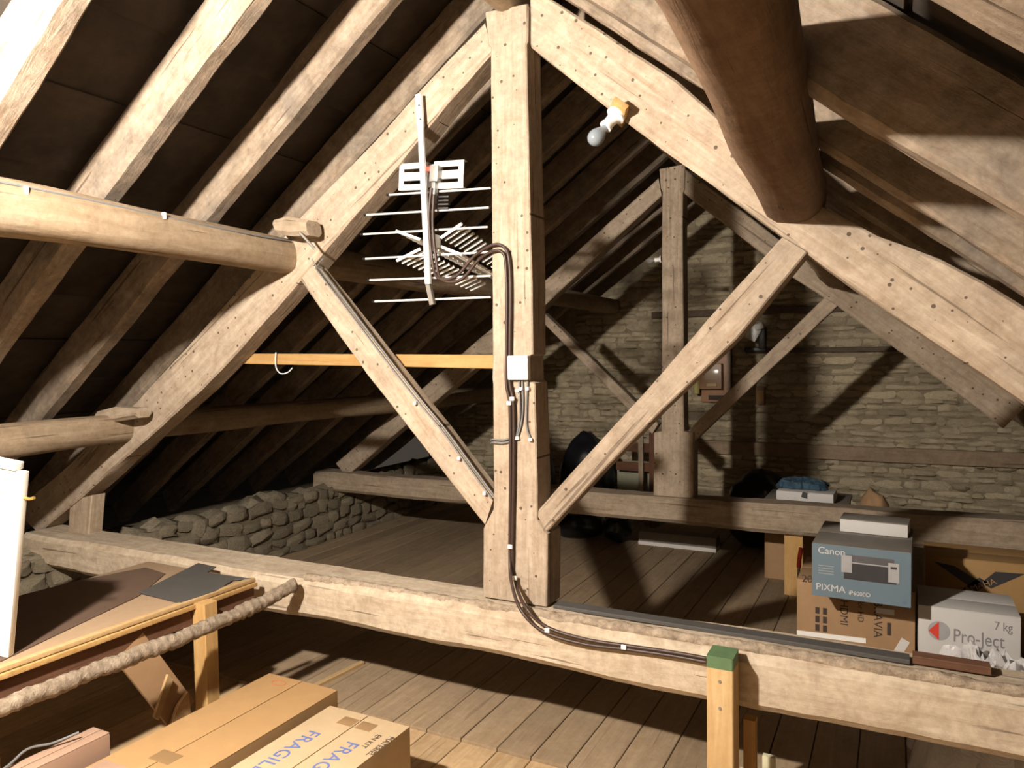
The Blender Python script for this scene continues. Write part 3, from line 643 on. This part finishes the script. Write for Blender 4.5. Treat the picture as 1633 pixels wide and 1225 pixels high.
tag(beam('floor_batten', PZ(470, 1112, .02), PZ(578, 1058, .02), .03, .03, PINEP, None, (1, 0, 0), cham=.003, rough=.001), 'thin pine batten lying on the floor behind the cartons', 'batten')
# props by the tie beam
gp = thing('tie_prop', (-.567, 2.77, 0), 'upright pine prop with green painted top against the near tie beam', 'post')
beam('post', (-.567, 2.77, 0), (-.567, 2.77, .645), .11, .096, PINEP, gp, (0, 1, 0), cham=.004, rough=.001, seed=5)
beam('painted_top', (-.567, 2.77, .645), (-.567, 2.77, .69), .11, .096, GREEN, gp, (0, 1, 0), cham=.004, rough=.001, seed=6)
for z in (.60, .50): tube('screw', [(-.567, 2.716, z), (-.567, 2.712, z)], .006, STEEL, gp, 1)
o = beam('short_prop', (-.49, 2.90, 0), (-.49, 2.90, .40), .05, .045, PINE, None, (0, 1, 0), cham=.004, rough=.002); tag(o, 'short pine batten standing behind the green-topped prop', 'post')
br = thing('floor_bracket', (-.47, 3.15, 0), 'small cream painted bracket standing on the floor under the tie beam', 'bracket')
box('upright', (-.46, 3.16, .075), (.05, .03, .11), plain('cream_paint', (.60, .56, .38), .6), br, bev=.004); box('foot', (-.52, 3.16, .03), (.12, .035, .03), plain('cream_paint_foot', (.55, .50, .36), .6), br, bev=.004)

# ================================================================ behind the near truss, right: stored cartons
o = beam('black_batten', (-1.36, 3.03, .675), (.05, 3.03, .675), .07, .018, SLATE, None, (0, 1, 0), cham=.004, rough=.002); tag(o, 'black painted batten lying on the back of the near tie beam', 'batten')
o = beam('red_brown_batten', (.06, 3.04, .682), (.30, 3.04, .682), .06, .03, DARKW, None, (0, 1, 0), cham=.004, rough=.001); tag(o, 'short red-brown batten on the near tie beam by the plastic sheet', 'batten')
o = beam('tie_support', (-.66, 5.77, 0), (-.66, 5.77, .49), .08, .13, PINE, None, (0, 1, 0), cham=.004, rough=.002); tag(o, 'orange pine prop under the far tie beam beside the cartons', 'post')
X3, Z3 = Vector((1, 0, 0)), Vector((0, 0, 1))
# television carton
t, M, S = carton('television_carton', -.50, .10, 4.50, 5.02, 0, .50, CARDB, 'brown television carton with sideways printing under the blue printer carton', flap='x')
fy = -S[1]/2-.0005; dn = M.to_3x3() @ Vector((0, 0, -1)); rgt = M.to_3x3() @ Vector((1, 0, 0))
lettering('lettering', 'BRAVIA', .062, INK, t, on(M, .10, fy, .43), dn, rgt); lettering('lettering', 'HDMI', .058, INK, t, on(M, -.07, fy, .41), dn, rgt)
lettering('lettering', 'for HD', .042, INK, t, on(M, .02, fy, .42), dn, rgt); lettering('lettering', '20', .06, INK, t, on(M, -.275, fy, .485), rgt, Z3)
for u in (-.15, -.19): 
    for k in range(3): box('print_block', (u, fy, .33-.05*k), (.022, .001, .038), INK, t, M, None, 0)
box('label', (.155, fy-.001, .375), (.09, .0012, .03), PAPER, t, M, None, 0); box('label', (.235, fy-.001, .19), (.045, .0012, .095), PAPER, t, M, Matrix.Rotation(.45, 3, 'Y'), 0)
box('handle_slot', (.175, fy, .28), (.02, .001, .07), INK, t, M, None, 0)
box('clear_tape', (-.12, fy-.001, .19), (.36, .0012, .028), WPLAS, t, M, Matrix.Rotation(-.03, 3, 'Y'), 0)
# printer carton
t, M, S = carton('printer_carton', -.385, .085, 4.21, 4.80, .502, .785, GREYT, 'blue-grey printer carton with dark printer picture on top of the television carton', flap='x', rz=-.03)
fy = -S[1]/2-.0006; box('printed_front', (0, fy, S[2]/2), (S[0]-.004, .0012, S[2]-.004), BLUEB, t, M, None, 0); fy -= .001
rgt = M.to_3x3() @ X3
lettering('lettering', 'Canon', .05, PAPER, t, on(M, -.205, fy, .232), rgt, Z3); lettering('lettering', 'PIXMA', .05, PAPER, t, on(M, -.215, fy, .035), rgt, Z3)
lettering('lettering', 'iP6000D', .03, PAPER, t, on(M, -.055, fy, .030), rgt, Z3)
for k in range(4): box('print_line', (-.165, fy, .125+.014*k), (.075, .0008, .003), GREYL, t, M, None, 0)
pz = .165
box('printer_picture', (.045, fy, pz-.012), (.245, .0014, .085), GREYM, t, M, None, 0); box('printer_picture', (.045, fy-.0002, pz+.052), (.225, .0014, .045), plain('picture_grey', (.10, .095, .10), .5), t, M, None, 0)
box('printer_picture', (-.065, fy-.0006, pz+.025), (.05, .0014, .09), GREYL, t, M, None, 0); box('printer_picture', (.155, fy-.0006, pz+.005), (.05, .0014, .10), GREYL, t, M, None, 0)
box('printer_picture', (.155, fy-.0014, pz+.03), (.028, .0008, .012), GREYM, t, M, None, 0); box('printer_picture', (.05, fy-.0003, pz+.035), (.19, .0014, .006), GREYL, t, M, None, 0)
lettering('lettering', 'ID', .02, INKB, t, on(M, .195, fy, .02), rgt, Z3)
tb = thing('small_white_box', (-.05, 4.62, .79), 'small white box lying on the blue printer carton', 'box'); Mq = Matrix.Translation((-.10, 4.62, .787)) @ Matrix.Rotation(-.08, 4, 'Z')
box('body', (0, 0, .035), (.34, .17, .07), PAPER, tb, Mq, None, .003); box('lid', (0, 0, .072), (.345, .175, .006), GREYT, tb, Mq, None, .002)
# turntable carton
carton('flat_carton', .115, .60, 4.40, 4.86, 0, .20, CARDB, 'low brown carton under the white turntable carton', flap='x')
t, M, S = carton('turntable_carton', .112, .562, 4.40, 4.78, .202, .466, PAPER, 'white turntable carton reading Pro-Ject 7 kg behind the plastic sheet', flap='x')
fy = -S[1]/2-.0006; rgt = X3
lettering('lettering', 'Pro-Ject', .098, INKG, t, on(M, -.068, fy, .095), rgt, Z3, sx=.70); lettering('lettering', '7 kg', .062, INKG, t, on(M, .112, fy, .185), rgt, Z3, sx=.75)
def disc(name, c, r, mat, a0=0, a1=2*math.pi, off=0):
    bm = bmesh.new(); n = 28; vs_ = [bm.verts.new((c[0]+r*math.cos(a0+(a1-a0)*k/n), off, c[1]+r*math.sin(a0+(a1-a0)*k/n))) for k in range(n+(0 if a1-a0 > 6 else 1))]
    f = bm.faces.new(vs_); g = bmesh.ops.extrude_face_region(bm, geom=[f]); bmesh.ops.translate(bm, verts=[v for v in g['geom'] if isinstance(v, bmesh.types.BMVert)], vec=(0, -.0008, 0))
    return mesh_obj(name, bm, mat, M, t, 0)
disc('logo_disc', (-.130, .140), .050, GREYL, off=fy)
bm = bmesh.new(); vv = [bm.verts.new((p[0], fy-.0012, p[1])) for p in ((-.178, .135), (-.130, .189), (-.130, .091))]; f = bm.faces.new(vv); g = bmesh.ops.extrude_face_region(bm, geom=[f]); bmesh.ops.translate(bm, verts=[v for v in g['geom'] if isinstance(v, bmesh.types.BMVert)], vec=(0, -.0006, 0)); mesh_obj('logo_wedge', bm, RED, M, t, 0)
# receiver carton
t, M, S = carton('receiver_carton', .17, .80, 5.22, 5.60, 0, .535, plain('orange_carton', (.36, .215, .085), .75, mott=.06), 'orange-brown carton with black crossed bands behind the white turntable carton', flap='x')
fy = -S[1]/2-.0006
def band(pts):
    bm = bmesh.new(); f = bm.faces.new([bm.verts.new((p[0], fy, p[1])) for p in pts]); g = bmesh.ops.extrude_face_region(bm, geom=[f]); bmesh.ops.translate(bm, verts=[v for v in g['geom'] if isinstance(v, bmesh.types.BMVert)], vec=(0, -.0008, 0)); mesh_obj('printed_band', bm, GREYM, M, t, 0)
band([(-.27, .50), (-.16, .485), (-.02, .40), (-.075, .365)]); band([(-.17, .30), (-.12, .27), (.02, .40), (-.03, .43)]); band([(-.02, .40), (.03, .37), (.20, .48), (.05, .475)])
lettering('lettering', 'YAMAHA', .05, CARD, t, on(M, -.125, fy-.001, .315), Vector((.86, 0, .42)), Vector((-.42, 0, .86)))
# red handled thing beside the cartons
o = thing('red_tool', (-.55, 5.1, 0), 'red plastic handle peeking out between the pine prop and the cartons', 'tool'); tube('handle', [(-.555, 5.1, .40), (-.55, 5.1, .47), (-.54, 5.1, .53)], .014, RED, o, 4); tube('shaft', [(-.555, 5.1, 0), (-.555, 5.1, .41)], .01, STEEL, o, 1)
# crumpled sheets and bags
def sheet(name, c, sx, sy, mat, label, cat, hgt, seed, n=46, fine=.03, z0=0):
    bm = bmesh.new(); g = []
    for i in range(n):
        row = []
        for j in range(n):
            u, v = i/(n-1)-.5, j/(n-1)-.5; d = max(0, 1-(abs(u)*2)**3)*max(0, 1-(abs(v)*2)**3)
            q = Vector((u*4+seed, v*4, seed)); z = hgt*(.35+.65*d)*(.8+.3*noise.noise(q))+fine*abs(noise.noise(q*3.3))+fine*.6*abs(noise.noise(q*7))
            row.append(bm.verts.new((u*sx+.04*noise.noise(q*2+Vector((9, 0, 0))), v*sy+.04*noise.noise(q*2+Vector((0, 9, 0))), max(.004, z*min(1, d*3+.1)))))
        g.append(row)
    for i in range(n-1):
        for j in range(n-1): bm.faces.new((g[i][j], g[i+1][j], g[i+1][j+1], g[i][j+1]))
    return tag(mesh_obj(name, bm, mat, Matrix.Translation((c[0], c[1], z0)), None, 30), label, cat)
sheet('plastic_sheet', (.46, 3.78), .80, .85, PLAST, 'crumpled clear plastic sheet heaped before the white turntable carton', 'plastic sheet', .44, 3, z0=.02, fine=.13)
def bag(name, c, r, mat, label, cat, seed, group=None):
    bm = bmesh.new(); bmesh.ops.create_icosphere(bm, subdivisions=4, radius=1)
    for v in bm.verts:
        d = v.co.normalized(); k = 1+.16*noise.noise(d*1.7+Vector((seed, 0, 0)))+.10*abs(noise.noise(d*4.5+Vector((0, seed, 0))))
        v.co = Vector((d.x*r[0]*k, d.y*r[1]*k, max(-.92, d.z)*r[2]*k))
    zmin = min(v.co.z for v in bm.verts)
    for v in bm.verts: v.co.z -= zmin
    return tag(mesh_obj(name, bm, mat, Matrix.Translation(c), None, 60), label, cat, group)
bag('bin_bag', (-2.78, 6.75, 0), (.26, .2, .16), BAG, 'black bin bag slumped on the floor under the far tie beam', 'bag', 1, 'black bags')
bag('bin_bag', (-2.36, 6.72, 0), (.13, .13, .13), BAG, 'small black bin bag beside the long white box', 'bag', 2, 'black bags')
bag('bin_bag', (-3.25, 6.6, 0), (.27, .25, .50), BAG, 'tall rounded black bin bag behind the far tie beam', 'bag', 3, 'black bags')
bag('bin_bag', (-2.95, 7.4, 0), (.28, .22, .46), BAG, 'wide black bin bag heap before the stone gable', 'bag', 4, 'black bags')
bag('bin_bag', (-1.10, 7.1, 0), (.30, .28, .36), BAG, 'black bin bag in shadow right of the far king post', 'bag', 6, 'black bags')
lb = thing('long_flat_box', (-1.81, 6.93, 0), 'long low box with a white base strip on the floor under the far tie beam', 'box')
box('body', (-1.79, 6.78, .09), (.72, .16, .10), GREYT, lb, bev=.003); box('base_strip', (-1.79, 6.775, .026), (.725, .168, .042), PAPER, lb, bev=.003)
# frame and low chest behind the far truss
fr = thing('wooden_frame', (-2.22, 7.4, 0), 'narrow red-brown wooden frame standing behind the far king post', 'frame')
P_ = PY(1022, 690, 7.3); Q_ = PY(1040, 690, 7.3)
beam('upright', (P_.x, 7.3, 0), (P_.x, 7.3, P_.z), .03, .05, OAKP, fr, cham=.003, rough=.001); beam('upright', (Q_.x, 7.3, 0), (Q_.x, 7.3, Q_.z), .03, .06, DARKW, fr, cham=.003, rough=.001)
beam('cross_rail', (P_.x-.28, 7.34, P_.z-.16), (Q_.x, 7.34, P_.z-.16), .02, .09, DARKW, fr, cham=.003, rough=.001); beam('cross_rail', (P_.x-.28, 7.34, P_.z-.36), (Q_.x, 7.34, P_.z-.36), .02, .09, DARKW, fr, cham=.003, rough=.001)
ch = thing('green_grey_chest', (-2.45, 7.55, 0), 'pale green-grey chest standing before the stone gable', 'chest'); gg = plain('pale_green_grey', (.25, .25, .18), .7)
box('body', (-2.40, 7.62, .30), (.46, .3, .60), gg, ch, bev=.006); box('lid', (-2.40, 7.62, .615), (.48, .32, .025), gg, ch, bev=.004)
# bundles behind the far tie on the right
zt = .70
cs = thing('support_crate', (-.66, 6.35, 0), 'plain crate behind the far tie beam carrying a blue bag', 'crate'); box('body', (-.62, 6.35, .31), (.6, .5, .62), CARDB, cs, bev=.004); box('lid', (-.62, 6.35, .63), (.62, .52, .02), GREYT, cs, bev=.002)
wp = thing('white_packet', (-.62, 6.2, .645), 'flat white packet with a dark patch behind the far tie beam', 'packet'); box('body', (-.62, 6.22, .68), (.42, .22, .075), PAPER, wp, rot=Matrix.Rotation(-.05, 3, 'Z'), bev=.01); box('label', (-.60, 6.11, .69), (.09, .002, .045), GREYM, wp, rot=Matrix.Rotation(.25, 3, 'Y'), bev=0)
o = sheet('blue_bag', (-.66, 6.34), .38, .26, BLUEBAG, 'shiny blue plastic bag lying on the white packet', 'bag', .075, 8, 26, .02, .72)
bag('brown_bundle', (-.14, 6.30, .0), (.13, .15, .37), CARDB, 'brown bundle slumped beside the blue bag', 'bundle', 9)

# ================================================================ on the gable wall
def wallp(a, b, y=YG-.06): return PY(a, b, y)
A, B = wallp(1118, 540), wallp(1167, 642); cxm, czm = (A.x+B.x)/2, (A.z+B.z)/2
mb = thing('meter_board', (cxm, YG-.06, B.z), 'brown wooden meter board with a small cupboard box on the stone gable', 'electrical board')
box('back_board', (cxm, YG-.055, czm), (B.x-A.x, .035, A.z-B.z), plain('varnished_board', (.30, .165, .09), .5), mb, bev=.004)
box('frame_side', (B.x-.02, YG-.09, czm), (.04, .06, A.z-B.z), OAKP, mb, bev=.003)
A2, B2 = wallp(1118, 580), wallp(1154, 620); bxm = plain('meter_case', (.26, .15, .08), .4)
box('meter_case', ((A2.x+B2.x)/2, YG-.12, (A2.z+B2.z)/2), (B2.x-A2.x, .1, A2.z-B2.z), bxm, mb, bev=.008); box('meter_window', ((A2.x+B2.x)/2+.02, YG-.172, (A2.z+B2.z)/2+.02), (.14, .004, .11), plain('meter_glass', (.36, .27, .2), .2), mb, bev=.002)
box('meter_button', ((A2.x+B2.x)/2+.02, YG-.18, (A2.z+B2.z)/2-.09), (.1, .02, .03), CARDP, mb, bev=.002)
box('lower_slot', (cxm+.05, YG-.075, B.z+.05), (.26, .01, .05), INK, mb, bev=.002)
ct = thing('spray_can', (wallp(1111, 628).x, YG-.16, wallp(1111, 628).z), 'slim yellow can with red cap hung on the stone gable beside the meter board', 'can')
p0, p1 = wallp(1111, 628, YG-.16), wallp(1111, 604, YG-.16); lathe('can', [(0, .028), (.004, .032), ((p1-p0).length, .032)], frame(p0, (0, 0, 1)), plain('yellow_label', (.45, .40, .16), .4), ct)
lathe('cap', [(0, .03), (.05, .03), (.06, .012)], frame(p1, (0, 0, 1)), RED, ct)
box('hanger', p0+Vector((0, .06, .06)), (.03, .1, .02), STEEL, ct)
sb = thing('junction_box', wallp(1213, 645), 'small brown junction box on the stone gable below the white fitting', 'box'); A3, B3 = wallp(1207, 617), wallp(1220, 645)
box('case', ((A3.x+B3.x)/2, YG-.07, (A3.z+B3.z)/2), (B3.x-A3.x, .07, A3.z-B3.z), plain('box_brown', (.22, .12, .06), .5), sb, bev=.004); box('cover', ((A3.x+B3.x)/2, YG-.108, (A3.z+B3.z)/2), (B3.x-A3.x-.02, .006, (A3.z-B3.z)*.6), PINE, sb, bev=.002)
wt = thing('wall_fitting', wallp(1205, 545), 'white plastic fitting on a black bracket fixed to the stone gable', 'fitting')
c = wallp(1202, 532, YG-.12); box('body', c, (.12, .10, .15), WPLAS, wt, rot=Matrix.Rotation(.5, 3, 'Y'), bev=.02); box('knob', c+Vector((.06, -.03, .07)), (.09, .07, .07), WPLAS, wt, rot=Matrix.Rotation(-.3, 3, 'Y'), bev=.015)
box('bracket', wallp(1216, 540, YG-.07), (.07, .10, .22), BLACK, wt, bev=.01); box('bracket', wallp(1205, 558, YG-.07), (.22, .08, .05), BLACK, wt, bev=.01)
DBAT = wood('weathered_batten', (.17, .125, .09), (.26, .20, .145), (.15, .11, .08), bmp=.3)
for nm, (pa, pb), hh, mt, lab in (('wall_batten', ((1040, 503), (1355, 512)), .07, DBAT, 'dark thin batten high across the stone gable'), ('wall_board', ((1110, 712), (1700, 748)), .14, wood('faded_board', (.42, .30, .20), (.54, .41, .29), (.40, .30, .21), bmp=.3), 'faded red-brown board low across the stone gable'), ('wall_batten', ((1190, 560), (1430, 566)), .05, DBAT, 'short dark batten on the stone gable beside the black bracket')):
    p0, p1 = wallp(*pa, YG-.05), wallp(*pb, YG-.05); p1.z = p0.z
    tag(beam(nm, p0, p1, .045, hh, mt, None, (0, 1, 0), cham=.004, rough=.004), lab, 'batten')
